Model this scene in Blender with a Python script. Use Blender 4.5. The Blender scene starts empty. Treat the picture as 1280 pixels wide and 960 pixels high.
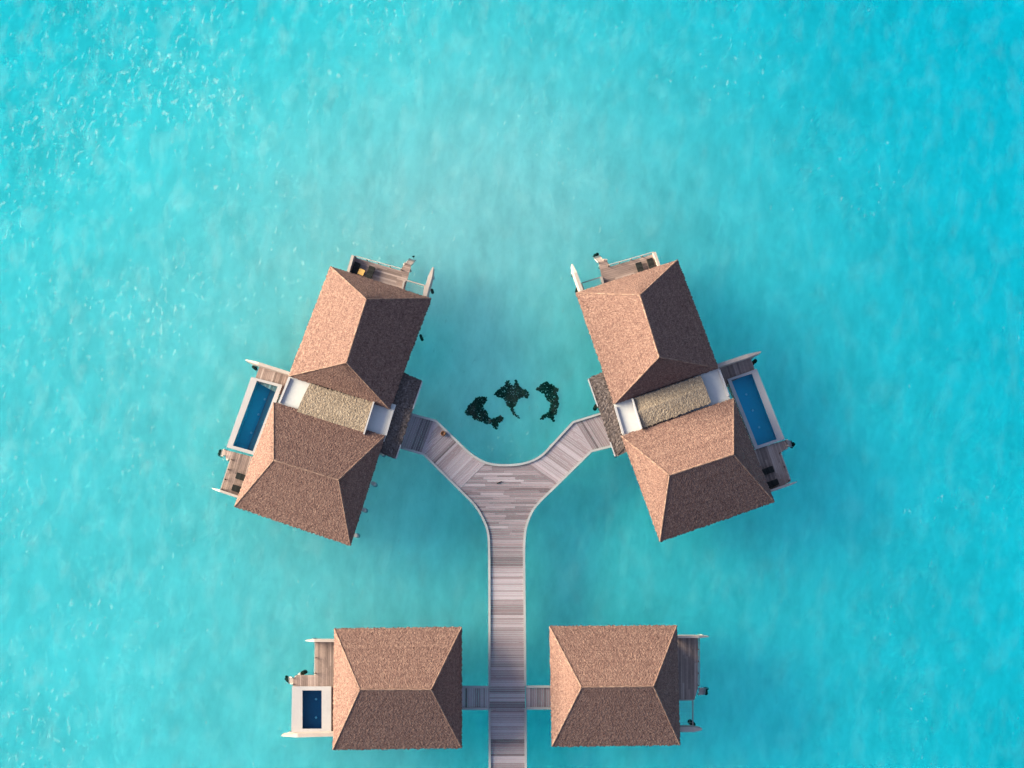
import bpy, math, random
from mathutils import Vector, Matrix
R = random.Random(11)
C = bpy.context.scene.collection
sc = bpy.context.scene

# ---------------------------------------------------------------- camera
S = 11.5                       # photo pixels per metre at the water
W_M = 1280 / S
CAM_H = 165.0
cam_d = bpy.data.cameras.new('camera')
cam = bpy.data.objects.new('camera', cam_d); C.objects.link(cam)
cam.location = (2.2, -20.5, CAM_H)
d = Vector((0, 0, 0)) - cam.location
cam.rotation_euler = d.to_track_quat('-Z', 'Y').to_euler()
cam_d.sensor_width = 36
cam_d.lens = 36 * d.length / W_M
cam_d.clip_start = 1; cam_d.clip_end = 6000
sc.camera = cam
ROT = cam.rotation_euler.to_matrix()

def P(px, py, z=0.0):
    """where the photo's pixel meets the level z"""
    v = ROT @ Vector(((px - 640) / 1280 * 36, -(py - 480) / 1280 * 36, -cam_d.lens))
    t = (z - cam.location.z) / v.z
    return Vector((cam.location.x + v.x * t, cam.location.y + v.y * t, z))

# ---------------------------------------------------------------- materials
def newmat(name):
    m = bpy.data.materials.new(name); m.use_nodes = True
    nt = m.node_tree; nt.nodes.clear()
    return m, nt, nt.nodes.new('ShaderNodeOutputMaterial')
def N(nt, t, **kw):
    n = nt.nodes.new(t)
    for k, v in kw.items():
        if k in n.inputs: n.inputs[k].default_value = v
        else: setattr(n, k, v)
    return n
def ramp(nt, stops):
    r = nt.nodes.new('ShaderNodeValToRGB'); e = r.color_ramp.elements
    while len(e) < len(stops): e.new(0.5)
    for i, (p, c) in enumerate(stops):
        e[i].position = p; e[i].color = (*c, 1)
    return r
def mixf(nt, a, b, fac):
    n = nt.nodes.new('ShaderNodeMix'); n.data_type = 'FLOAT'
    for s, v in ((0, fac), (2, a), (3, b)):
        if hasattr(v, 'is_linked'): nt.links.new(v, n.inputs[s])
        else: n.inputs[s].default_value = v
    return n.outputs[0]
def toned(name, dark, mid, light, nscale=1.2, fine=14.0, w_tone=.55, rough=.85, bump=.3, spec=.25, fine_stretch=(1, 1, 1)):
    m, nt, out = newmat(name); L = nt.links.new
    tc = N(nt, 'ShaderNodeTexCoord')
    at = N(nt, 'ShaderNodeAttribute', attribute_name='tone')
    n1 = N(nt, 'ShaderNodeTexNoise', Scale=nscale, Detail=5.0)
    mp = N(nt, 'ShaderNodeMapping'); mp.inputs['Scale'].default_value = fine_stretch
    n2 = N(nt, 'ShaderNodeTexNoise', Scale=fine, Detail=3.0, Roughness=.7)
    L(tc.outputs['Object'], n1.inputs['Vector']); L(tc.outputs['Object'], mp.inputs['Vector']); L(mp.outputs[0], n2.inputs['Vector'])
    nn = mixf(nt, n1.outputs['Fac'], n2.outputs['Fac'], .55)
    f = mixf(nt, nn, at.outputs['Fac'], w_tone)
    r = ramp(nt, [(.18, dark), (.5, mid), (.82, light)])
    L(f, r.inputs[0])
    b = N(nt, 'ShaderNodeBsdfPrincipled', Roughness=rough); b.inputs['Specular IOR Level'].default_value = spec
    L(r.outputs[0], b.inputs['Base Color'])
    bp = N(nt, 'ShaderNodeBump', Strength=bump, Distance=.05); L(n2.outputs['Fac'], bp.inputs['Height']); L(bp.outputs[0], b.inputs['Normal'])
    L(b.outputs[0], out.inputs[0])
    return m

M = {}
M['thatch'] = toned('thatch', (.044, .0225, .0225), (.112, .062, .0595), (.195, .122, .109), 2.2, 5, .48, .95, .15, .1)
M['thatch_pale'] = toned('pale_thatch', (.13, .095, .08), (.20, .148, .123), (.30, .235, .20), 1.2, 9, .6, .95, .5, .1)
M['thatch_dark'] = toned('dark_thatch', (.035, .026, .027), (.078, .058, .061), (.14, .11, .117), .8, 6, .62, .95, .8, .1)
M['ridge'] = toned('ridge_thatch', (.08, .046, .043), (.145, .085, .077), (.23, .147, .127), 1.5, 8, .5, .95, .6, .1)
M['plank'] = toned('weathered_plank', (.10, .070, .086), (.20, .145, .173), (.325, .26, .31), .35, 5, .72, .75, .25, .3)
M['deck'] = toned('deck_plank', (.11, .073, .072), (.25, .17, .165), (.41, .305, .30), .5, 5, .6, .75, .25, .3)
M['kerb'] = toned('pale_kerb', (.17, .165, .185), (.25, .245, .275), (.34, .335, .365), 1, 6, .3, .7, .2, .3)
M['pink'] = toned('pale_timber', (.20, .155, .155), (.30, .24, .24), (.40, .335, .335), 1, 5, .4, .7, .2, .3)
M['white'] = toned('white_render', (.36, .34, .37), (.42, .395, .43), (.48, .455, .49), .4, 3, .2, .6, .1, .3)
M['coping'] = toned('pale_stone', (.25, .225, .25), (.30, .27, .305), (.37, .34, .38), .8, 4, .3, .5, .1, .4)
M['wall'] = toned('timber_wall', (.10, .07, .055), (.20, .145, .115), (.3, .23, .18), .6, 5, .5, .8, .2, .3)
M['pile'] = toned('grey_pile', (.20, .18, .18), (.40, .36, .36), (.55, .5, .5), 1, 5, .4, .8, .2, .3)
M['algae'] = toned('algae', (.004, .010, .009), (.010, .022, .018), (.02, .04, .03), 1, 6, .4, .9, .4, .1)
M['black'] = toned('black_fabric', (.006, .006, .008), (.012, .012, .014), (.02, .02, .022), 2, 20, .3, .8, .1, .2)
M['orange'] = toned('honey_timber', (.45, .22, .06), (.62, .33, .10), (.75, .43, .15), 2, 8, .3, .6, .1, .3)
M['clay'] = toned('brown_clay', (.08, .03, .015), (.15, .06, .03), (.2, .09, .05), 2, 12, .3, .7, .1, .3)
M['twig'] = toned('dark_twig', (.02, .015, .015), (.04, .03, .03), (.07, .05, .05), 2, 12, .3, .9, .1, .2)
M['tile'] = toned('blue_tile', (.001, .24, .36), (.002, .36, .50), (.004, .45, .58), .5, 8, .3, .35, .05, .4)
M['tile_dark'] = toned('navy_tile', (.001, .05, .12), (.002, .09, .19), (.004, .13, .25), .5, 8, .3, .35, .05, .4)
M['ledge'] = toned('grey_tile', (.03, .05, .09), (.055, .08, .125), (.08, .11, .16), .8, 8, .3, .5, .05, .4)
M['net'] = toned('rope', (.3, .27, .25), (.5, .46, .43), (.65, .6, .56), 2, 12, .3, .9, .1, .2)
M['coral'] = toned('coral', (.008, .024, .018), (.022, .05, .036), (.036, .065, .048), .9, 4, .6, .95, .8, .1)
M['lens'] = toned('lamp_lens', (.2, .45, .55), (.28, .55, .65), (.35, .6, .7), 1, 4, .3, .3, .02, .5)

def sand_mat():
    m, nt, out = newmat('white_sand'); L = nt.links.new
    tc = N(nt, 'ShaderNodeTexCoord')
    mp = N(nt, 'ShaderNodeMapping'); mp.inputs['Rotation'].default_value = (0, 0, math.radians(20)); mp.inputs['Scale'].default_value = (1, .45, 1)
    n1 = N(nt, 'ShaderNodeTexNoise', Scale=.07, Detail=6.0, Roughness=.6)
    n2 = N(nt, 'ShaderNodeTexNoise', Scale=.55, Detail=5.0, Roughness=.65)  # stretched mottling: rippled light through the water, painted into the sand colour
    L(tc.outputs['Object'], mp.inputs[0]); L(mp.outputs[0], n2.inputs[0]); L(tc.outputs['Object'], n1.inputs[0])
    f = mixf(nt, n1.outputs['Fac'], n2.outputs['Fac'], .6)
    r = ramp(nt, [(.34, (.48, .485, .49)), (.5, (.57, .575, .58)), (.66, (.65, .655, .66))])
    L(f, r.inputs[0])
    b = N(nt, 'ShaderNodeBsdfPrincipled', Roughness=1.0); b.subsurface_method = 'BURLEY'
    b.inputs['Specular IOR Level'].default_value = 0; b.inputs['Subsurface Weight'].default_value = .8
    b.inputs['Subsurface Radius'].default_value = (1, 1, 1); b.inputs['Subsurface Scale'].default_value = 65.0
    L(r.outputs[0], b.inputs['Base Color']); L(b.outputs[0], out.inputs[0])
    return m
M['sand'] = sand_mat()

def sea_mat():
    m, nt, out = newmat('sea_water'); L = nt.links.new
    tc = N(nt, 'ShaderNodeTexCoord')
    mp = N(nt, 'ShaderNodeMapping'); mp.inputs['Rotation'].default_value = (0, 0, math.radians(-14)); mp.inputs['Scale'].default_value = (1, .5, 1)
    L(tc.outputs['Object'], mp.inputs[0])
    w1 = N(nt, 'ShaderNodeTexNoise', Scale=.9, Detail=5.0, Roughness=.62); L(mp.outputs[0], w1.inputs[0])
    bp = N(nt, 'ShaderNodeBump', Strength=.6, Distance=.4); L(w1.outputs['Fac'], bp.inputs['Height'])
    fr = N(nt, 'ShaderNodeFresnel', IOR=1.09)
    gl = N(nt, 'ShaderNodeBsdfGlossy', Roughness=.12); L(bp.outputs[0], gl.inputs['Normal'])
    tr = N(nt, 'ShaderNodeBsdfTransparent')
    mx = N(nt, 'ShaderNodeMixShader'); L(fr.outputs[0], mx.inputs[0]); L(tr.outputs[0], mx.inputs[1]); L(gl.outputs[0], mx.inputs[2])
    # sky glints on wavelets painted as pale flecks and mottling, densest upper left
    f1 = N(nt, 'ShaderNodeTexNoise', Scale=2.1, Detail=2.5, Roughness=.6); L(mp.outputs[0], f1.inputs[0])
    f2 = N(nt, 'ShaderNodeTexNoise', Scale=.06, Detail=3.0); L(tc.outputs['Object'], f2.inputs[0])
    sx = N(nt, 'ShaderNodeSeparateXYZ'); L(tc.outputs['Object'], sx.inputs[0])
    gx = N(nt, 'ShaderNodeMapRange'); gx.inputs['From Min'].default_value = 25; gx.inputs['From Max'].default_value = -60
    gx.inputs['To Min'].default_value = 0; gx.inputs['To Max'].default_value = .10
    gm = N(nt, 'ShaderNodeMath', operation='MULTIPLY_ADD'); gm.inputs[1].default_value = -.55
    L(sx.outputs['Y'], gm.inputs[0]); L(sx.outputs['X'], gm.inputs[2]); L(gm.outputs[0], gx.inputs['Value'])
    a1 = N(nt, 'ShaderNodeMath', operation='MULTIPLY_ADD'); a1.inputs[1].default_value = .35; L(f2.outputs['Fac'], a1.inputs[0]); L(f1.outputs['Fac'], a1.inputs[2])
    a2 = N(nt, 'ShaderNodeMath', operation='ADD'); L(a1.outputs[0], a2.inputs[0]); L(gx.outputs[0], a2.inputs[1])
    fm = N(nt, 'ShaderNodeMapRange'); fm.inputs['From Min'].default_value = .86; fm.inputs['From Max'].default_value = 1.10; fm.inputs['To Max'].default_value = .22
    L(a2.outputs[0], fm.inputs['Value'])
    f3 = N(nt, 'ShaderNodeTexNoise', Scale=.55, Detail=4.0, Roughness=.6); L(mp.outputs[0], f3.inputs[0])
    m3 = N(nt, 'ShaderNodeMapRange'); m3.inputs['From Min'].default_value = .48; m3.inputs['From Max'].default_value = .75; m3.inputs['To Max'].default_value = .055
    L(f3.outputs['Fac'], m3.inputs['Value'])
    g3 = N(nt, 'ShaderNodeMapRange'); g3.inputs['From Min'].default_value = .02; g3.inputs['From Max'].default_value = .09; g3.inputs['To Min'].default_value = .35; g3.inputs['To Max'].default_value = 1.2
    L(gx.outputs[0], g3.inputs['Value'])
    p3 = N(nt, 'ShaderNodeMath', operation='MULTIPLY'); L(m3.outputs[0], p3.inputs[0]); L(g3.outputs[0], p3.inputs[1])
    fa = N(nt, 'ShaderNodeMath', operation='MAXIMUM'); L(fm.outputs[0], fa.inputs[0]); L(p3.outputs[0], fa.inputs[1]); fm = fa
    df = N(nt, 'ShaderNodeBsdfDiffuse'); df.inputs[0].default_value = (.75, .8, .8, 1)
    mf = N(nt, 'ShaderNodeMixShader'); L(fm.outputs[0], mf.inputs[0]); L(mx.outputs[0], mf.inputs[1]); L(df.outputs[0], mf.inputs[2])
    L(mf.outputs[0], out.inputs['Surface'])
    va = N(nt, 'ShaderNodeVolumeAbsorption', Density=SEA_DENS); va.inputs['Color'].default_value = SEA_COL
    L(va.outputs[0], out.inputs['Volume'])
    return m
SEA_DENS = .31; SEA_COL = (0.0, .955, .998, 1)
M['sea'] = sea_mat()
def pool_mat():
    m, nt, out = newmat('pool_water'); L = nt.links.new
    tc = N(nt, 'ShaderNodeTexCoord')
    w1 = N(nt, 'ShaderNodeTexNoise', Scale=1.2, Detail=3.0); L(tc.outputs['Object'], w1.inputs[0])
    bp = N(nt, 'ShaderNodeBump', Strength=.3, Distance=.1); L(w1.outputs['Fac'], bp.inputs['Height'])
    fr = N(nt, 'ShaderNodeFresnel', IOR=1.33); L(bp.outputs[0], fr.inputs['Normal'])
    gl = N(nt, 'ShaderNodeBsdfGlossy', Roughness=.03); L(bp.outputs[0], gl.inputs['Normal'])
    tr = N(nt, 'ShaderNodeBsdfTransparent'); tr.inputs[0].default_value = (.55, .85, .95, 1)
    mx = N(nt, 'ShaderNodeMixShader'); L(fr.outputs[0], mx.inputs[0]); L(tr.outputs[0], mx.inputs[1]); L(gl.outputs[0], mx.inputs[2])
    L(mx.outputs[0], out.inputs['Surface'])
    return m
M['poolwater'] = pool_mat()

# ---------------------------------------------------------------- mesh helpers
class MB:
    def __init__(s): s.v = []; s.f = []; s.t = []
    def face(s, idx, t): s.f.append(idx); s.t.append(t)
    def add(s, vs, fs, t=None):
        b = len(s.v); s.v += [tuple(v) for v in vs]
        tt = R.random() if t is None else t
        for f in fs: s.face(tuple(b + i for i in f), tt)
    def prism(s, poly, z0, z1, t=None):
        """poly: points counter-clockwise in xy"""
        n = len(poly)
        if n < 3: return
        a = sum(poly[i][0] * poly[(i + 1) % n][1] - poly[(i + 1) % n][0] * poly[i][1] for i in range(n))
        if a < 0: poly = poly[::-1]
        vs = [(p[0], p[1], z0) for p in poly] + [(p[0], p[1], z1) for p in poly]
        fs = [tuple(range(n - 1, -1, -1)), tuple(range(n, 2 * n))] + [(i, (i + 1) % n, n + (i + 1) % n, n + i) for i in range(n)]
        s.add(vs, fs, t)
    def bar(s, a, b, w, h, t=None, up=Vector((0, 0, 1))):
        """box along a-b; a, b at the middle of its section"""
        a, b = Vector(a), Vector(b); d = (b - a).normalized()
        if abs(d.dot(up)) > .98: up = Vector((1, 0, 0))
        x = d.cross(up).normalized() * (w / 2); y = x.cross(d).normalized() * (h / 2)
        vs = [a - x - y, a + x - y, a + x + y, a - x + y, b - x - y, b + x - y, b + x + y, b - x + y]
        s.add(vs, [(0, 1, 2, 3), (7, 6, 5, 4), (4, 5, 1, 0), (5, 6, 2, 1), (6, 7, 3, 2), (7, 4, 0, 3)], t)
    def tube(s, a, b, r0, r1=None, n=8, t=None):
        a, b = Vector(a), Vector(b); d = (b - a).normalized(); r1 = r0 if r1 is None else r1
        x = d.orthogonal().normalized(); y = d.cross(x)
        vs = []
        for p, r in ((a, r0), (b, r1)):
            vs += [p + (x * math.cos(2 * math.pi * i / n) + y * math.sin(2 * math.pi * i / n)) * r for i in range(n)]
        s.add(vs, [tuple(range(n - 1, -1, -1)), tuple(range(n, 2 * n))] + [(i, (i + 1) % n, n + (i + 1) % n, n + i) for i in range(n)], t)
    def build(s, name, mat, parent=None, origin=(0, 0, 0), smooth=False):
        me = bpy.data.meshes.new(name)
        o_ = Vector(origin)
        me.from_pydata([tuple(Vector(v) - o_) for v in s.v], [], s.f)
        a = me.attributes.new('tone', 'FLOAT', 'FACE'); a.data.foreach_set('value', s.t)
        me.materials.append(mat)
        if smooth: me.polygons.foreach_set('use_smooth', [True] * len(me.polygons))
        me.update()
        o = bpy.data.objects.new(name, me); C.objects.link(o)
        if parent: o.parent = parent
        return o

def tag(o, label=None, cat=None, group=None, kind=None):
    for k, v in (('label', label), ('category', cat), ('group', group), ('kind', kind)):
        if v: o[k] = v
    return o
def empty(name, loc, rz=0):
    o = bpy.data.objects.new(name, None); C.objects.link(o); o.location = loc; o.rotation_euler = (0, 0, rz); o.empty_display_size = .3
    return o
def copy_tree(o, parent=None):
    c = o.copy(); C.objects.link(c)
    if parent: c.parent = parent
    for ch in list(o.children): copy_tree(ch, c)
    return c

def clip(poly, n, c, keep_less):
    out = []
    for i in range(len(poly)):
        a, b = poly[i], poly[(i + 1) % len(poly)]
        da = a[0] * n[0] + a[1] * n[1] - c; db = b[0] * n[0] + b[1] * n[1] - c
        if not keep_less: da, db = -da, -db
        if da <= 0: out.append(a)
        if (da < 0 < db) or (db < 0 < da):
            k = da / (da - db); out.append((a[0] + (b[0] - a[0]) * k, a[1] + (b[1] - a[1]) * k))
    return out
def planks(mb, poly, d, z, w=.2, gap=.02, th=.06, cut=None, streak=0.5):
    """fill a polygon with boards running along d; each board its own tone"""
    d = Vector((d[0], d[1])).normalized(); n = (-d.y, d.x)
    cs = [p[0] * n[0] + p[1] * n[1] for p in poly]; lo, hi = min(cs), max(cs)
    c = lo; band = R.random()
    while c < hi:
        ww = w * R.uniform(.85, 1.2)
        s = clip(clip(poly, n, c + gap / 2, False), n, c + ww - gap / 2, True)
        if R.random() < .35: band = R.random()
        base = band * streak + R.random() * (1 - streak)
        if len(s) >= 3:
            es = [p[0] * d.x + p[1] * d.y for p in s]; e0, e1 = min(es), max(es)
            cuts = [e0]
            if cut:
                e = e0 + R.uniform(.3, 1) * cut
                while e < e1 - .5: cuts.append(e); e += R.uniform(.6, 1.3) * cut
            cuts.append(e1)
            for i in range(len(cuts) - 1):
                q = clip(clip(s, (d.x, d.y), cuts[i] + (.006 if i else -.01), False), (d.x, d.y), cuts[i + 1] - .006 if i < len(cuts) - 2 else e1 + .01, True)
                if len(q) >= 3:
                    t = base if len(cuts) == 2 else base * .5 + R.random() * .5
                    mb.prism(q, z - th, z + R.uniform(-.006, .006), t)
        c += ww

ZD, ZE = 1.5, 4.1            # deck level, eaves
ZW = 3.2                     # tops of the privacy walls
def xy(pts, z): return [tuple(P(x, y, z)[:2]) for x, y in pts]

def lerp(a, b, t): return a + (b - a) * t
def thatch_slope(mb, p0, p1, q0, q1, cell=.12, amp=.017):
    """eave p0-p1, ridge q0-q1: small tufts, each of its own tone"""
    p0, p1, q0, q1 = map(Vector, (p0, p1, q0, q1))
    n = (p1 - p0).cross(q0 - p0 if (q0 - p0).length > .1 else q1 - p0).normalized()
    if n.z < 0: n = -n
    hgt = ((q0 + q1) / 2 - (p0 + p1) / 2)
    nv = max(3, int(hgt.length / cell)); nu = max(3, int((p1 - p0).length / cell))
    down = -hgt.normalized()
    vs = []
    for j in range(nv + 1):
        v = j / nv; a = lerp(p0, q0, v); b = lerp(p1, q1, v)
        for i in range(nu + 1):
            u = i / nu; p = lerp(a, b, u)
            edge = i in (0, nu) or j == nv
            if not edge:
                p = p + n * R.uniform(-amp, amp)
                if j: p += (b - a) / nu * R.uniform(-.3, .3) + hgt / nv * R.uniform(-.3, .3)
                else: p += down * R.uniform(-.02, .15)
            vs.append(p)
    b0 = len(mb.v); mb.v += [tuple(p) for p in vs]
    w = nu + 1
    for j in range(nv):
        row = R.gauss(.5, .04)
        for i in range(nu):
            t = min(1, max(0, R.gauss(row, .2)))
            q = (b0 + j * w + i, b0 + j * w + i + 1, b0 + (j + 1) * w + i + 1, b0 + (j + 1) * w + i)
            if R.random() < .5: mb.face((q[0], q[1], q[2]), t); mb.face((q[0], q[2], q[3]), t)
            else: mb.face((q[0], q[1], q[3]), t); mb.face((q[1], q[2], q[3]), t)
    # eave skirt
    k0 = len(mb.v)
    for i in range(nu + 1):
        p = vs[i]; mb.v.append((p.x - n.x * .04, p.y - n.y * .04, p.z - .3 + R.uniform(-.05, .05)))
    for i in range(nu): mb.face((b0 + i + 1, b0 + i, k0 + i, k0 + i + 1), min(1, max(0, R.gauss(.45, .2))))
def soffit(mb, pts, z):
    mb.add([(p.x, p.y, z) for p in pts][::-1], [tuple(range(len(pts)))], .3)
def cap(mb, a, b, w=.34, h=.12):
    a, b = Vector(a), Vector(b); d = b - a; n = max(2, int(d.length / .3)); dn = d.normalized()
    x = dn.cross(Vector((0, 0, 1))).normalized(); u = x.cross(dn)
    if u.z < 0: u = -u
    prev = None
    for i in range(n + 1):
        p = a + d * (i / n); ww = w * R.uniform(.85, 1.15) / 2; hh = h * R.uniform(.8, 1.2)
        ring = [p - x * ww - u * .09, p - x * ww * .55 + u * hh * .7, p + u * hh, p + x * ww * .55 + u * hh * .7, p + x * ww - u * .09]
        b0 = len(mb.v); mb.v += [tuple(q) for q in ring]
        if prev is not None:
            for k in range(4): mb.face((prev + k, prev + k + 1, b0 + k + 1, b0 + k), R.random())
        prev = b0

def hip_roof(root, org, eaves_px, ridge_px, rise, mat='thatch'):
    """eaves [a,b,c,d] in order round the roof, ridge [r_da, r_bc] so that slopes are ab / b-r1-c / cd / d-r0-a"""
    e = [P(x, y, ZE) for x, y in eaves_px]; r = [P(x, y, ZE + rise) for x, y in ridge_px]
    mb = MB()
    thatch_slope(mb, e[0], e[1], r[0], r[1]); thatch_slope(mb, e[1], e[2], r[1], r[1])
    thatch_slope(mb, e[2], e[3], r[1], r[0]); thatch_slope(mb, e[3], e[0], r[0], r[0])
    soffit(mb, e, ZE - .27)
    ro = mb.build('thatch_roof', M[mat], root, org)
    cm = MB()
    cap(cm, r[0], r[1], .22, .06)
    for a, b in ((e[0], r[0]), (e[3], r[0]), (e[1], r[1]), (e[2], r[1])): cap(cm, a, lerp(a, b, .995), .2, .05)
    cm.build('ridge_cap', M['ridge'], ro, (0, 0, 0) if False else org)
    # walls under the eaves, standing on the floor platform
    c = sum((Vector(p) for p in e), Vector()) / 4
    wl = MB()
    q = [lerp(c, p, .80) for p in e]
    for i in range(4):
        a, b = q[i].copy(), q[(i + 1) % 4].copy(); a.z = b.z = (ZD + ZE + .3) / 2
        wl.bar(a, b, .16, ZE + .3 - ZD)
    wl.build('timber_wall', M['wall'], root, org)
    fl = MB(); fl.prism([tuple(lerp(c, p, .90)[:2]) for p in e], ZD - .35, ZD - .05, .4)
    fl.build('floor_platform', M['deck'], root, org)
    pm = [lerp(c, p, .84) for p in e]
    pts = [lerp(pm[i], pm[(i + 1) % 4], k / 3) for i in range(4) for k in range(3)]
    for p in pts: pile(root, org, p, ZD - .35)
    return e, r

ZBED = -2.6
PILE = {}
def pile(root, org, p, top, r=.17, mat='pile', bottom=ZBED):
    key = (round(top, 2), r, mat, bottom)
    if key not in PILE:
        mb = MB(); mb.tube((0, 0, bottom), (0, 0, top), r * 1.1, r, 10)
        o = mb.build('pile', M[mat], root); PILE[key] = o.data
    else:
        o = bpy.data.objects.new('pile', PILE[key]); C.objects.link(o); o.parent = root
    o.location = (p[0] - org[0], p[1] - org[1], 0)
    return o

def decking(root, org, poly_px, dirpx, z=ZD, w=.2):
    poly = xy(poly_px, z)
    a, b = P(*dirpx[0], z), P(*dirpx[1], z)
    mb = MB(); planks(mb, poly, (b - a)[:2], z, w, .022, .06, cut=3.5)
    o = mb.build('decking', M['deck'], root, org)
    c = Vector((sum(p[0] for p in poly) / len(poly), sum(p[1] for p in poly) / len(poly)))
    f = MB(); f.prism([tuple(c + (Vector(p) - c) * .985) for p in poly], z - .35, z - .065, .3)
    f.build('joists', M['wall'], o, org)
    for p in poly: 
        q = c + (Vector(p) - c) * .9
        pile(root, org, q, z - .35, .14)
    return o
def pwall(root, org, a, b, top=ZW, th=.26, end=.4, base=ZD - .6, name='privacy_wall'):
    """wall seen from above along the pixel line a (outer end) - b (house end); its outer third steps down over the water"""
    A, B = P(*a, top), P(*b, top)
    d = (B - A); L_ = d.length; d.normalize(); n = Vector((-d.y, d.x, 0)) * th / 2
    k = A + d * min(L_ * .3, 2.0)
    mb = MB()
    z1 = top - end
    pr = [(A, z1), (k, top), (B, top)]
    vs = []
    pr = [(p, z, n * (.35 if i == 0 else 1)) for i, (p, z) in enumerate(pr)]
    for p, z, n in pr: vs += [p + n + Vector((0, 0, z - p.z)), p - n + Vector((0, 0, z - p.z))]
    for p, z, n in pr: vs += [Vector((p.x + n.x, p.y + n.y, base)), Vector((p.x - n.x, p.y - n.y, base))]
    mb.add(vs, [(0, 1, 3, 2), (2, 3, 5, 4), (6, 8, 9, 7), (8, 10, 11, 9), (0, 2, 8, 6), (2, 4, 10, 8), (1, 7, 9, 3), (3, 9, 11, 5), (0, 6, 7, 1), (4, 5, 11, 10)], .6)
    o = mb.build(name, M['pink'], root, org)
    pile(root, org, A + d * .5, base, .14)
    return o
def low_wall(root, org, a, b, h=.9, th=.3):
    A, B = P(*a, ZD + h), P(*b, ZD + h); A.z = B.z = ZD + h / 2 - .15
    mb = MB(); mb.bar(A, B, th, h + .3, .6); mb.build('low_wall', M['pink'], root, org)
def railing(root, org, pts, h=.75, n=6, mat='pink'):
    q = [P(x, y, ZD + h) for x, y in pts]
    mb = MB()
    for a, b in zip(q, q[1:]): mb.bar(a, b, .09, .07, .6)
    o = mb.build('railing', M[mat], root, org)
    for a, b in zip(q, q[1:]):
        k = max(1, round((b - a).length / 1.3))
        for i in range(k + 1):
            p = lerp(a, b, i / k); pm = MB(); pm.bar((p.x, p.y, ZD - .1), (p.x, p.y, ZD + h - .04), .1, .1, .1)
            pm.build('rail_post', M['wall'], o, org)
def ladder(root, org, a, b):
    """swim ladder from the platform edge a down into the sea at b (pixels)"""
    A, B = P(*a, ZD), P(*b, -1.4)
    d = (B - A); h = Vector((d.x, d.y, 0)).normalized(); n = Vector((-h.y, h.x, 0)) * .33
    mb = MB()
    for s in (-1, 1):
        mb.tube(A + n * s + Vector((0, 0, .9)), A + n * s, .05, .05, 8, .7)
        mb.tube(A + n * s, B + n * s, .06, .06, 8, .5)
    for i in range(1, 6):
        p = lerp(A, B, i / 7); mb.bar(p - n, p + n, .2, .05, .5)
    o = mb.build('swim_ladder', M['pink'], root, org)
    f = MB()
    for i in range(12):
        p = B + Vector((R.uniform(-.25, .25), R.uniform(-.25, .25), R.uniform(-.5, .6)))
        blob(f, p, R.uniform(.14, .26))
    f.build('ladder_foot', M['algae'], o, org)
def blob(mb, p, r, n=6, t=None):
    vs = [p + Vector((0, 0, r * R.uniform(.7, 1.2)))]
    for k in (.5, -.3):
        for i in range(n):
            a = 2 * math.pi * (i + R.random() * .6) / n; q = r * R.uniform(.7, 1.25) * (1 if k < 0 else .85)
            vs.append(p + Vector((math.cos(a) * q, math.sin(a) * q, k * r)))
    tt = R.random() if t is None else t
    fs = [(0, 1 + i, 1 + (i + 1) % n) for i in range(n)] + [(1 + i, 1 + n + i, 1 + n + (i + 1) % n, 1 + (i + 1) % n) for i in range(n)]
    mb.add(vs, fs, tt)

def plunge_pool(root, org, outer, inner, ledge=None, lights=(), tile='tile'):
    """outer, inner: 4 pixel corners each (same order)"""
    zt = ZD + .25
    o_ = [P(x, y, zt) for x, y in outer]; i_ = [P(x, y, zt) for x, y in inner]
    pr = MB()
    for k in range(4):
        a, b, c, d_ = o_[k], o_[(k + 1) % 4], i_[(k + 1) % 4], i_[k]
        pr.prism([tuple(p[:2]) for p in (a, b, c, d_)], zt - .12, zt, R.uniform(.3, .9))
    pool = MB()
    cc = sum(i_, Vector()) / 4
    g = [cc + (p - cc) * 1.03 for p in i_]; h = [cc + (p - cc) * .97 for p in o_]
    for p, q in zip(g, h): p.z = q.z = 0
    zb = ZD - 1.1
    for k in range(4):
        pool.prism([tuple(p[:2]) for p in (h[k], h[(k + 1) % 4], g[(k + 1) % 4], g[k])], zb - .25, zt - .123, .5)
    root_p = pool.build('plunge_pool', M['white'], root, org)
    pr.build('coping', M['coping'], root_p, org)
    bs = MB()
    zw = zt - .18
    G = [cc + (p - cc) * 1.028 for p in i_]
    vs = [(p.x, p.y, zb) for p in G] + [(p.x, p.y, zt - .125) for p in G]
    bs.add(vs, [(0, 1, 2, 3), (0, 4, 5, 1), (1, 5, 6, 2), (2, 6, 7, 3), (3, 7, 4, 0)], .5)
    bs.build('basin', M[tile], root_p, org)
    wt = MB(); GG = [cc + (p - cc) * 1.026 for p in i_]
    wt.add([(p.x, p.y, zw) for p in GG], [(0, 1, 2, 3)], .5)
    wt.build('pool_water', M['poolwater'], root_p, org)
    if ledge:
        lg = MB(); lg.prism(xy(ledge, zw - .8), zb, zw - .8, .5); lg.build('pool_ledge', M['ledge'], root_p, org)
    for x, y in lights:
        p = P(x, y, zb + .1); lm = MB(); lm.tube((p.x, p.y, zb + .01), (p.x, p.y, zb + .1), .13, .11, 10, .9)
        lm.build('pool_light', M['lens'], root_p, org)
    for p in o_: 
        q = cc + (p - cc) * .9; pile(root, org, q, zb - .25, .2)

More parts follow.
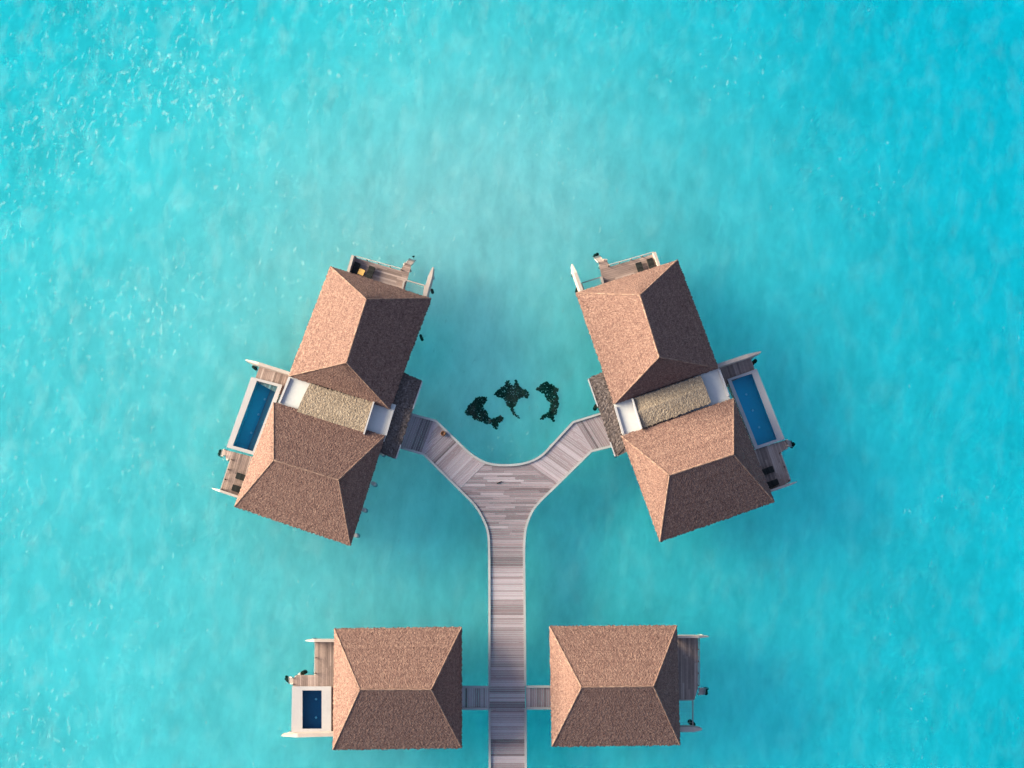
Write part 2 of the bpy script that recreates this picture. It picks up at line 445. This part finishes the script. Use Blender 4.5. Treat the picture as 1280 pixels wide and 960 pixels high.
def net(root, org, quad):
    """over-water net in a timber frame, pixel corners"""
    q = [P(x, y, ZD) for x, y in quad]; mb = MB()
    for a, b in zip(q, q[1:] + q[:1]): mb.bar(a, b, .12, .12, .6)
    o = mb.build('net_frame', M['pink'], root, org)
    nm = MB(); n = 7
    for i in range(1, n):
        nm.bar(lerp(q[0], q[1], i / n), lerp(q[3], q[2], i / n), .015, .015, .5)
        nm.bar(lerp(q[0], q[3], i / n), lerp(q[1], q[2], i / n), .015, .015, .5)
    nm.build('net', M['net'], o, org)

def flat_roof(root, org, quad, parapets=(), z=3.7):
    p = [P(x, y, z) for x, y in quad]
    mb = MB(); mb.prism([tuple(q[:2]) for q in p], z - .25, z, .5)
    o = mb.build('flat_roof', M['white'], root, org)
    for a, b in parapets:
        A, B = P(*a, z + .22), P(*b, z + .22); A.z = B.z = z + .115
        m = MB(); m.bar(A, B, .22, .22, .9); m.build('parapet', M['coping'], o, org)
    c = sum(p, Vector()) / 4
    w = MB(); q = [lerp(c, k, .9) for k in p]
    for i in range(4):
        a, b = q[i].copy(), q[(i + 1) % 4].copy(); a.z = b.z = (ZD + z - .25) / 2
        w.bar(a, b, .14, z - .25 - ZD - .002)
    w.build('timber_wall', M['wall'], root, org)
def canopy(root, org, quad, z=4.3, board=0):
    """low mat of pale thatch over the passage: quad a,b (upper long edge), c,d (lower)"""
    a, b, c, d_ = [P(x, y, z) for x, y in quad]
    mb = MB(); m0 = lerp(a, d_, .45) + Vector((0, 0, .28)); m1 = lerp(b, c, .45) + Vector((0, 0, .28))
    thatch_slope(mb, b, a, m1, m0, .105, .02); thatch_slope(mb, d_, c, m0, m1, .105, .02)
    for e0, e1, mm in ((a, d_, m0), (b, c, m1)):
        mb.add([e0, mm, e1, Vector((e1.x, e1.y, z - .25)), Vector((e0.x, e0.y, z - .25))], [(0, 1, 2, 3, 4)], .5)
    soffit(mb, [a, d_, c, b], z - .22)
    o = mb.build('passage_thatch', M['thatch_pale'], root, org)
    if board:
        A, B = lerp(b, c, -.02), lerp(b, c, 1.02)
        if board < 0: A, B = lerp(a, d_, -.02), lerp(a, d_, 1.02)
        n = (b - a).normalized() * (.12 * board); m = MB(); m.bar(A + n + Vector((0, 0, .1)), B + n + Vector((0, 0, .1)), .14, .5, .9)
        m.build('end_board', M['coping'], o, org)
def porch(root, org, outer, inner, z=3.2, rise=.22, hips=None):
    """lean-to thatch over the entrance: outer eave (2 px), inner edge (2 px)"""
    o0, o1 = [P(x, y, z) for x, y in outer]; i0, i1 = [P(x, y, z) for x, y in inner]
    k = 1.0
    d = (o1 - o0).normalized()
    t0 = i0 + d * k + Vector((0, 0, rise)); t1 = i1 - d * k + Vector((0, 0, rise))
    mb = MB()
    thatch_slope(mb, o0, o1, t0, t1, .14, .035)
    thatch_slope(mb, i0, o0, t0, t0, .14, .035); thatch_slope(mb, o1, i1, t1, t1, .14, .035)
    soffit(mb, [o0, o1, i1, i0], z - .27)
    o = mb.build('porch_roof', M['thatch_dark'], root, org)
    n = (o0 - i0); n.z = 0; n.normalize()
    for a, b in ((0, .36), (.82, 1)):
        A, B = lerp(o0, o1, a) + n * .09, lerp(o0, o1, b) + n * .09; A.z = B.z = z - .03
        m = MB(); m.bar(A, B, .12, .12, .9); m.build('eave_board', M['coping'], o, org)
    fl = MB(); fl.prism([tuple(p[:2]) for p in (o0 - n * .3, o1 - n * .3, i1, i0)], ZD - .3, ZD - .03, .4); fl.build('porch_floor', M['deck'], root, org)
    for f in (.03, .3, .7, .97):
        p = lerp(o0, o1, f) - n * .45
        m = MB(); m.bar((p.x, p.y, ZD - .02), (p.x, p.y, z - .27), .18, .18, .5); m.build('porch_post', M['wall'], root, org)
        pile(root, org, p, ZD - .3, .15)

# ---------------------------------------------------------------- villas
def villa(loc_px, label):
    p = P(*loc_px, 0)
    r = empty('water_villa', (p.x, p.y, 0)); tag(r, label, 'villa', 'thatched villas over the lagoon')
    return r, (p.x, p.y, 0)

# the villa with the orange table
A, OA = villa((425, 510), 'two-roofed thatched villa with a honey-coloured table on its deck and a sunlit long pool')
hip_roof(A, OA, [(361, 470), (413, 333), (539, 373), (487, 511)][0:4], [(0, 0), (0, 0)], 0) if False else None
hip_roof(A, OA, [(413, 333), (361, 470), (487, 511), (539, 373)], [(458, 374), (433, 453)], 4.6)
hip_roof(A, OA, [(481, 545), (342, 503), (293, 633), (438, 682)], [(423, 600), (342, 575)], 4.6)
flat_roof(A, OA, [(363, 465), (495, 506), (480, 552), (345, 511)], [((362, 472), (349, 503)), ((467, 504), (456, 540)), ((491, 513), (482, 544))])
canopy(A, OA, [(387, 480), (466, 503), (454, 542), (371, 514)], board=1)
porch(A, OA, [(527, 476), (494, 573)], [(500, 464), (470, 563)])
decking(A, OA, [(441, 321), (500, 338), (507, 328), (514, 332), (506, 362), (500, 380), (428, 355)], ((441, 321), (500, 338)))
railing(A, OA, [(444, 320), (502, 336)])
low_wall(A, OA, (441, 319), (434, 343))
low_wall(A, OA, (505, 351), (502, 364), .5, .2)
net(A, OA, [(507, 350), (531, 357), (528, 375), (502, 368)])
pwall(A, OA, (541, 333), (529, 376), th=.45)
ladder(A, OA, (510, 331), (517, 323))
pwall(A, OA, (306, 449), (363, 467), th=.32)
decking(A, OA, [(325, 456), (372, 471), (362, 500), (318, 476)], ((325, 456), (318, 478)))
plunge_pool(A, OA, [(314, 471), (353, 481), (321, 570), (283, 559)], [(321, 476), (347, 483), (316, 564), (291, 557)],
            [(340, 482), (349, 484), (318, 565), (309, 562)], [(331, 499), (323, 518), (314, 541)])
decking(A, OA, [(280, 562), (325, 573), (312, 630), (276, 613), (288, 574), (282, 572)], ((288, 574), (277, 611)))
railing(A, OA, [(288, 574), (276, 611)])
pwall(A, OA, (264, 610), (300, 622), th=.25)
ladder(A, OA, (281, 566), (276, 566))
for q in ((478, 566), (467, 604), (455, 637), (445, 669)):
    a = P(q[0] - 1, q[1], ZD); pile(A, OA, a, ZD, .22)
for q in ((526, 420), (540, 363), (317, 459)): pile(A, OA, P(*q, 0), .3, .16, 'algae')

# its mirror image across the walkway
B, OB = villa((845, 500), 'thatched villa with two hipped roofs facing the long pool that lies on its shaded side')
hip_roof(B, OB, [(847, 325), (720, 366), (768, 505), (898, 460)][1:3] and [(720, 366), (768, 505), (898, 460), (847, 325)], [(800, 369), (824, 446)], 4.6)
hip_roof(B, OB, [(917, 498), (777, 545), (825, 677), (968, 627)], [(917, 568), (837, 594)], 4.6)
flat_roof(B, OB, [(766, 500), (897, 455), (914, 502), (780, 551)], [((769, 508), (779, 542)), ((791, 499), (803, 535)), ((899, 462), (911, 495))])
canopy(B, OB, [(792, 499), (876, 470), (889, 503), (803, 535)], board=-1)
porch(B, OB, [(736, 473), (770, 570)], [(760, 463), (793, 559)])
decking(B, OB, [(748, 327), (756, 323), (763, 333), (818, 317), (830, 345), (758, 375)], ((763, 333), (818, 317)))
railing(B, OB, [(761, 331), (817, 315)])
low_wall(B, OB, (818, 315), (826, 338))
low_wall(B, OB, (752, 346), (755, 358), .5, .2)
net(B, OB, [(727, 354), (752, 346), (758, 364), (733, 372)])
pwall(B, OB, (715, 329), (729, 368), th=.35)
ladder(B, OB, (751, 327), (744, 319))
pwall(B, OB, (952, 439), (894, 458), th=.4)
decking(B, OB, [(890, 463), (938, 447), (944, 463), (905, 482)], ((938, 447), (943, 462)))
plunge_pool(B, OB, [(909, 474), (946, 461), (981, 549), (944, 562)], [(914, 475), (940, 467), (971, 549), (947, 557)],
            None, [(933, 493), (941, 513), (949, 534)])
decking(B, OB, [(938, 564), (962, 556), (982, 550), (986, 558), (976, 566), (988, 602), (950, 622)], ((976, 566), (988, 602)))
railing(B, OB, [(976, 566), (988, 600)])
pwall(B, OB, (997, 602), (962, 614), th=.25)
ladder(B, OB, (983, 554), (990, 555))
for q in ((722, 361), (943, 452), (745, 508)): pile(B, OB, P(*q, 0), .6, .22, 'algae')

# the two single-roofed villas beside the stem
Cv, OC = villa((497, 861), 'single-roofed thatched villa with small square plunge pool beside its sunlit roof face')
hip_roof(Cv, OC, [(577, 784), (418, 786), (416, 937), (577, 935)], [(539, 862), (450, 862)], 4.6)
pwall(Cv, OC, (381, 801), (420, 801), th=.25)
decking(Cv, OC, [(394, 801), (430, 801), (430, 862), (366, 860), (366, 848), (371, 844), (394, 844)], ((420, 801), (420, 860)))
railing(Cv, OC, [(394, 803), (393, 842)])
plunge_pool(Cv, OC, [(365, 858), (414, 858), (414, 915), (364, 915)], [(378, 863), (402, 863), (402, 911), (378, 911)],
            None, [(395, 874), (395, 897)], 'tile_dark')
decking(Cv, OC, [(413, 860), (432, 860), (432, 918), (413, 918)], ((420, 801), (420, 860)))
pwall(Cv, OC, (351, 920), (420, 918), th=.4)
ladder(Cv, OC, (366, 851), (360, 850))
pile(Cv, OC, P(379, 841, 0), .6, .22, 'algae')

Dv, OD = villa((768, 857), 'single-roofed thatched villa whose only open deck lies on its shaded side, without any pool')
hip_roof(Dv, OD, [(846, 782), (687, 783), (690, 933), (850, 931)], [(817, 858), (727, 859)], 4.6)
pwall(Dv, OD, (887, 796), (842, 796), th=.25)
decking(Dv, OD, [(840, 797), (873, 797), (873, 858), (868, 875), (840, 875)], ((873, 797), (873, 860)))
railing(Dv, OD, [(874, 797), (874, 857)], mat='deck')
net(Dv, OD, [(840, 875), (866, 875), (866, 908), (840, 908)])
pwall(Dv, OD, (878, 912), (842, 912), th=.5, end=.2)
ladder(Dv, OD, (873, 864), (884, 864))
pile(Dv, OD, P(866, 905, 0), .6, .24, 'algae')

# ---------------------------------------------------------------- boardwalk
bo = P(634, 620, 0); OW = (bo.x, bo.y, 0)
BW = empty('boardwalk', OW)
tag(BW, 'Y-shaped weathered plank boardwalk with pale kerbs that links all the villas', 'boardwalk')
top_edge = [(508, 516), (544.8, 526), (571.6, 552), (588.4, 567.5), (608, 578.6), (631, 581.6), (656, 579), (675.6, 570.3), (692.5, 553.4), (716.4, 527.6), (754, 516)]
left_edge = [(496, 558), (529.4, 567.5), (574.4, 612), (594, 632.2), (605.3, 651.9), (610.4, 668.8), (611.5, 697), (611.7, 725), (612, 1010)]
right_edge = [(767, 557), (739, 564), (695.3, 606.9), (670, 632.2), (660.2, 650.5), (656, 668.8), (655, 697), (655.4, 725), (657.5, 1010)]
def smooth(pts, i0, i1, k=4):
    out = []
    for i in range(len(pts) - 1):
        p0, p1, p2, p3 = (Vector(pts[max(0, min(len(pts) - 1, j))]) for j in (i - 1, i, i + 1, i + 2))
        if i0 <= i < i1:
            for s in range(k):
                t = s / k
                q = .5 * ((2 * p1) + (p2 - p0) * t + (2 * p0 - 5 * p1 + 4 * p2 - p3) * t * t + (3 * p1 - p0 - 3 * p2 + p3) * t ** 3)
                out.append(tuple(q))
        else: out.append(pts[i])
    return out + [pts[-1]]
T_ = smooth(top_edge, 2, 8); L_ = smooth(left_edge, 2, 6); R_ = smooth(right_edge, 2, 6)
def near(pts, p): return min(range(len(pts)), key=lambda i: (pts[i][0] - p[0]) ** 2 + (pts[i][1] - p[1]) ** 2)
tl, tr_ = near(T_, (608, 578.6)), near(T_, (656, 579)); ll, rl = near(L_, (574.4, 612)), near(R_, (695.3, 606.9))
t1, t9 = near(T_, (544.8, 526)), near(T_, (716.4, 527.6)); l1, r1 = near(L_, (529.4, 567.5)), near(R_, (739, 564))
mb = MB()
def region(px, d0, d1, cut=None, w=.23):
    a, b = P(*d0, ZD), P(*d1, ZD)
    planks(mb, xy(px, ZD), (b - a)[:2], ZD, w, .02, .07, cut, .6)
ls, rs = near(L_, (610.4, 668.8)), near(R_, (656, 668.8))
region(T_[tl:tr_ + 1] + R_[rl:rs + 1] + L_[ll:ls + 1][::-1], (600, 700), (640, 700), 3.2)
region([L_[ls], R_[rs]] + R_[rs + 1:] + L_[ls + 1:][::-1], (600, 700), (640, 700))
region(T_[t1:tl + 1] + [L_[ll]] + L_[l1:ll][::-1], T_[tl], L_[ll], None)
region([T_[0], T_[t1], L_[l1], L_[0]], T_[t1], L_[l1])
region(T_[tr_:t9 + 1] + [R_[r1]] + R_[r1 + 1:rl + 1], T_[tr_], R_[rl])
region([T_[t9], T_[-1], R_[0], R_[r1]], T_[t9], R_[r1])
region([(565, 859), (612, 859), (612, 886), (565, 886)], (590, 859), (590, 886))
region([(657.3, 858), (700, 858), (700, 886), (657.3, 886)], (670, 858), (670, 886))
mb.build('walkway_decking', M['plank'], BW, OW)
km = 0
def kerb(pts):
    k = MB()
    q = [P(x, y, ZD + .14) for x, y in pts]
    nrm = []
    for i in range(len(q)):
        a = q[max(0, i - 1)]; b = q[min(len(q) - 1, i + 1)]; t = (b - a).normalized(); nrm.append(Vector((-t.y, t.x, 0)))
    for i in range(len(q) - 1):
        w = .12
        vs = [q[i] + nrm[i] * w, q[i] - nrm[i] * w, q[i + 1] - nrm[i + 1] * w, q[i + 1] + nrm[i + 1] * w]
        lo = [v - Vector((0, 0, .34)) for v in vs]
        k.add(vs + lo, [(0, 3, 2, 1)[::-1], (4, 5, 6, 7)[::-1], (0, 1, 5, 4), (1, 2, 6, 5), (2, 3, 7, 6), (3, 0, 4, 7)], R.uniform(.3, .8))
    k.build('kerb', M['kerb'], BW, OW)
kerb(T_)
i859 = (611.9, 858); 
kerb([p for p in L_ if p[1] < 850] + [(611.8, 859)]); kerb([(612, 886), (612.2, 1010)])
kerb([p for p in R_ if p[1] < 850] + [(656.6, 858)]); kerb([(656.8, 886), (657.5, 1010)])
for y in (859, 886): kerb([(566, y), (611, y)]); kerb([(658, y - .5), (699, y - .5)])
# bearers and piles underneath
def bearer(a, b):
    A_, B_ = P(*a, ZD - .25), P(*b, ZD - .25)
    m = MB(); m.bar(A_, B_, .22, .3, .4); m.build('bearer', M['wall'], BW, OW)
    for k in (.1, .9): pile(BW, OW, lerp(A_, B_, k), ZD - .4, .18)
for y in range(680, 1000, 42): bearer((613.5, y), (655.5, y))
for f in (.1, .5, .9):
    a = Vector(T_[t1]).lerp(Vector(T_[tl]), f); b = Vector(L_[l1]).lerp(Vector(L_[ll]), f); bearer(a.lerp(b, .06), b.lerp(a, .06))
    a = Vector(T_[t9]).lerp(Vector(T_[tr_]), f); b = Vector(R_[r1]).lerp(Vector(R_[rl]), f); bearer(a.lerp(b, .06), b.lerp(a, .06))
bearer((584, 615), (686, 609)); bearer((606, 645), (664, 645))

# ---------------------------------------------------------------- loose things
LG = 'black sun loungers on the villa decks'
def make_lounger():
    r = empty('sun_lounger', (0, 0, 0))
    f = MB()
    for s in (-.31, .31): f.bar((s, -1.0, .28), (s, 1.0, .28), .06, .08)
    for y in (-1.0, -.3, .4, 1.0): f.bar((-.28, y, .28), (.28, y, .28), .06, .06)
    f.build('frame', M['twig'], r)
    for sx in (-.3, .3):
        for sy in (-.9, .9):
            m = MB(); m.bar((sx, sy, 0), (sx, sy, .24), .06, .06); m.build('leg', M['twig'], r)
    def cushion(p0, p1, name):
        m = MB(); nn = 5
        for i in range(nn):
            a = lerp(Vector(p0), Vector(p1), (i + .04) / nn); b = lerp(Vector(p0), Vector(p1), (i + .96) / nn); m.bar(a, b, .66, .12)
        m.build(name, M['black'], r)
    cushion((0, -1.02, .385), (0, .35, .385), 'cushion')
    cushion((0, .38, .41), (0, 1.0, .72), 'backrest')
    return r
proto = make_lounger(); first = [True]
def lounger(p, head, label):
    """p: pixel of the visible end, head: pixel towards which it points"""
    a, b = P(*p, ZD), P(*head, ZD); d = (b - a).normalized()
    o = proto if first[0] else copy_tree(proto); first[0] = False
    o.location = a + d * .55 + Vector((0, 0, .01)); o.rotation_euler = (0, 0, math.atan2(d.y, d.x) - math.pi / 2)
    tag(o, label, 'sun lounger', LG)
lounger((446, 334), (440, 350), 'black sun lounger between the low end wall and the honey-coloured table')
lounger((464, 339), (458, 355), 'black sun lounger on the open-deck side of the honey-coloured table')
lounger((813, 329), (818, 344), 'black sun lounger beside the low end wall, on the deck without a table')
lounger((799, 334), (804, 349), 'black sun lounger second from the low end wall, on the deck without a table')
lounger((301, 596), (317, 601), 'black sun lounger under the brightest roof edge, nearer the sunlit long pool')
lounger((296, 611), (312, 616), 'black sun lounger under the brightest roof edge, beside the thin privacy wall')
lounger((961, 588), (945, 594), 'black sun lounger on the shaded pool deck, nearer the pool')
lounger((967, 604), (951, 610), 'black sun lounger on the shaded pool deck, beside the privacy wall')
tp = P(452, 341, ZD)
tb = empty('side_table', (tp.x, tp.y, ZD + .01), math.radians(-17))
tag(tb, 'small square honey-coloured side table between two black loungers', 'side table')
m = MB(); m.bar((-.32, 0, .42), (.32, 0, .42), .64, .05); m.build('table_top', M['orange'], tb)
for sx in (-.26, .26):
    for sy in (-.26, .26):
        m = MB(); m.bar((sx, sy, 0), (sx, sy, .394), .05, .05); m.build('leg', M['orange'], tb)
pp = P(554, 542, ZD + .2)
m = MB(); prof = [(.16, 0), (.27, .12), (.29, .3), (.22, .42), (.25, .47), (.2, .47), (.17, .35)]
nn = 14; vs = []
for r_, z in prof: vs += [(pp.x + r_ * math.cos(2 * math.pi * i / nn), pp.y + r_ * math.sin(2 * math.pi * i / nn), ZD + .01 + z) for i in range(nn)]
fs = [(j * nn + i, j * nn + (i + 1) % nn, (j + 1) * nn + (i + 1) % nn, (j + 1) * nn + i) for j in range(len(prof) - 1) for i in range(nn)] + [tuple(range(nn - 1, -1, -1)), tuple(range((len(prof) - 1) * nn, len(prof) * nn))]
m.add(vs, fs, .5)
tag(m.build('clay_pot', M['clay'], None, (0, 0, 0), True), 'small brown clay pot by the kerb of the boardwalk arm', 'pot')
a, b = P(621, 604.5, ZD + .05), P(628, 601.5, ZD + .06); m = MB()
m.tube(a, lerp(a, b, .5) + Vector((.02, .03, .02)), .05, .06, 6); m.tube(lerp(a, b, .5) + Vector((.02, .03, .02)), b, .05, .025, 6)
m.tube(lerp(a, b, .4), lerp(a, b, .5) + Vector((-.02, -.2, .02)), .025, .012, 5)
tag(m.build('twig', M['twig']), 'short dark twig lying across the planks of the boardwalk junction', 'twig')

# ---------------------------------------------------------------- sea
def hsh(x, y):
    return (math.sin(x * .11 + y * .07 + 1.3) + math.sin(x * .05 - y * .13 + .4) + math.sin(x * .21 + y * .17) * .5) / 2.5
SHADE_HOLLOWS = [(*P(px, py, -2)[:2], r, a) for px, py, r, a in ((560, 640, 8, .8), (720, 645, 6, .4), (596, 905, 5, 3.0), (674, 905, 5, 3.2), (530, 440, 4, 1.8), (905, 400, 5, 1.0))]  # seabed hollows added to darken the water where villas and walkway shade it
def depth(x, y):
    dd = 1.5
    xr = (x + 12) / 55; yr = (y + 2) / 45
    dd += 2.6 * max(0, xr) ** 1.35 if xr > 0 else .55 * abs(xr) ** 2.2
    dd += .9 * max(0, yr) ** 2 + .45 * max(0, -yr) ** 2
    dd += .16 * hsh(x, y)
    dd += 1.1 / (1 + math.exp(-((-x * .55 + y * .8) - 44) / 5)) + 1.0 / (1 + math.exp(-((x * .6 + y * .7) - 46) / 6))
    dd -= .95 * math.exp(-((x - 1) / 32) ** 2 - ((y - 22) / 18) ** 2)
    dd += .45 / (1 + math.exp((x + 30) / 5))
    for gx, gy, gr, ga in SHADE_HOLLOWS: dd += ga * math.exp(-((x - gx) ** 2 + (y - gy) ** 2) / gr ** 2)
    return max(.6, min(dd, 7))
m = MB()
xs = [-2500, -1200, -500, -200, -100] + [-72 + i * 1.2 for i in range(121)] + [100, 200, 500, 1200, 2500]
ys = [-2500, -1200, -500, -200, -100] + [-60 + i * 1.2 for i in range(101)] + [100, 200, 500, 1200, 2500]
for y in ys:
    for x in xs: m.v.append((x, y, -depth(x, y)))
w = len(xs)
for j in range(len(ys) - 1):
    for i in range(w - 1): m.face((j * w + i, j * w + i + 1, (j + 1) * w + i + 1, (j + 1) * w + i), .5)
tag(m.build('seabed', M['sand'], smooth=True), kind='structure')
m = MB(); m.prism([(-2490, -2490), (2490, -2490), (2490, 2490), (-2490, 2490)], -9, 0, .5)
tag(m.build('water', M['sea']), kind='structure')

# ---------------------------------------------------------------- coral gardens
def inside(p, poly):
    c = False
    for i in range(len(poly)):
        a, b = poly[i], poly[i - 1]
        if (a[1] > p[1]) != (b[1] > p[1]) and p[0] < (b[0] - a[0]) * (p[1] - a[1]) / (b[1] - a[1]) + a[0]: c = not c
    return c
def coral(pts, label):
    q = [(560 + x / 8, 450 + y / 8) for x, y in pts]
    poly = [tuple(P(x, y, -1.3)[:2]) for x, y in q]
    x0, x1 = min(p[0] for p in poly), max(p[0] for p in poly); y0, y1 = min(p[1] for p in poly), max(p[1] for p in poly)
    cx, cy = (x0 + x1) / 2, (y0 + y1) / 2
    m = MB(); st = .115; y = y0
    while y < y1:
        x = x0
        while x < x1:
            p = (x + R.uniform(-.07, .07), y + R.uniform(-.07, .07))
            if inside(p, poly) and R.random() < .97:
                z = -depth(*p)
                top = R.uniform(.08, .32)
                blob(m, Vector((p[0], p[1], z + top * .5)), R.uniform(.08, .14), 5)
                m.tube((p[0], p[1], z - .05), (p[0] + R.uniform(-.1, .1), p[1] + R.uniform(-.1, .1), z + top + .1), .06, .02, 5)
            x += st
        y += st
    o = m.build('coral_garden', M['coral'], None, (cx, cy, 0)); o.location = (cx, cy, 0)
    tag(o, label, 'coral garden', 'dark coral gardens planted in animal shapes')
coral([(310, 360), (390, 370), (385, 410), (360, 440), (355, 490), (385, 510), (400, 560), (440, 590), (520, 555), (550, 570), (548, 600), (505, 620), (490, 690), (450, 670), (430, 625), (390, 640), (330, 610), (250, 585), (235, 545), (180, 550), (175, 510), (210, 440), (240, 430), (270, 385)],
      'dark coral patch shaped like a stout leaping dolphin, its tail pointing toward the manta ray')
coral([(570, 215), (600, 200), (625, 220), (618, 250), (665, 255), (672, 200), (692, 200), (704, 240), (730, 275), (790, 300), (812, 340), (795, 375), (740, 365), (700, 390), (680, 440), (650, 475), (668, 520), (692, 548), (722, 570), (715, 582), (680, 568), (640, 522), (618, 475), (590, 460), (575, 400), (540, 380), (480, 355), (460, 345), (490, 310), (530, 275), (570, 260)],
      'dark coral patch shaped like a manta ray with a thin tail')
coral([(985, 205), (1005, 220), (1050, 240), (1090, 270), (1115, 300), (1075, 310), (1110, 380), (1112, 440), (1090, 480), (1100, 520), (1080, 540), (1055, 545), (1070, 610), (1050, 605), (1020, 570), (970, 575), (930, 595), (920, 580), (950, 545), (1000, 520), (1020, 490), (1030, 440), (1010, 400), (975, 380), (970, 340), (920, 310), (870, 285), (910, 260), (940, 235)],
      'dark coral patch shaped like a slim arching dolphin with a forked tail')

# ---------------------------------------------------------------- light
SUN_E, SUN_A = math.radians(10), math.radians(9)      # height; degrees north of west
wd = bpy.data.worlds.new('World'); sc.world = wd; wd.use_nodes = True
nt = wd.node_tree; nt.nodes.clear()
ow = nt.nodes.new('ShaderNodeOutputWorld'); bg = nt.nodes.new('ShaderNodeBackground'); sk = nt.nodes.new('ShaderNodeTexSky')
sk.sky_type = 'NISHITA'; sk.dust_density = 4.0; sk.ozone_density = 1.2; sk.sun_disc = False; sk.sun_elevation = SUN_E; sk.sun_rotation = -math.pi / 2 + SUN_A
bg.inputs[1].default_value = .085
nt.links.new(sk.outputs[0], bg.inputs[0]); nt.links.new(bg.outputs[0], ow.inputs[0])
sd = bpy.data.lights.new('sun', 'SUN'); sd.energy = 5.0; sd.angle = math.radians(50); sd.color = (1, .97, .67)
so = bpy.data.objects.new('sun', sd); C.objects.link(so)
sv = Vector((-math.cos(SUN_E) * math.cos(SUN_A), math.cos(SUN_E) * math.sin(SUN_A), math.sin(SUN_E)))
so.rotation_euler = (-sv).to_track_quat('-Z', 'Y').to_euler(); so.location = sv * 200
sc.view_settings.view_transform = 'Standard'; sc.view_settings.look = 'None'
sc.view_settings.exposure = 2.5; sc.view_settings.gamma = 1; sc.view_settings.use_curve_mapping = False
sc.render.engine = 'CYCLES'
sc.cycles.use_denoising = True
sc.cycles.transparent_max_bounces = 16
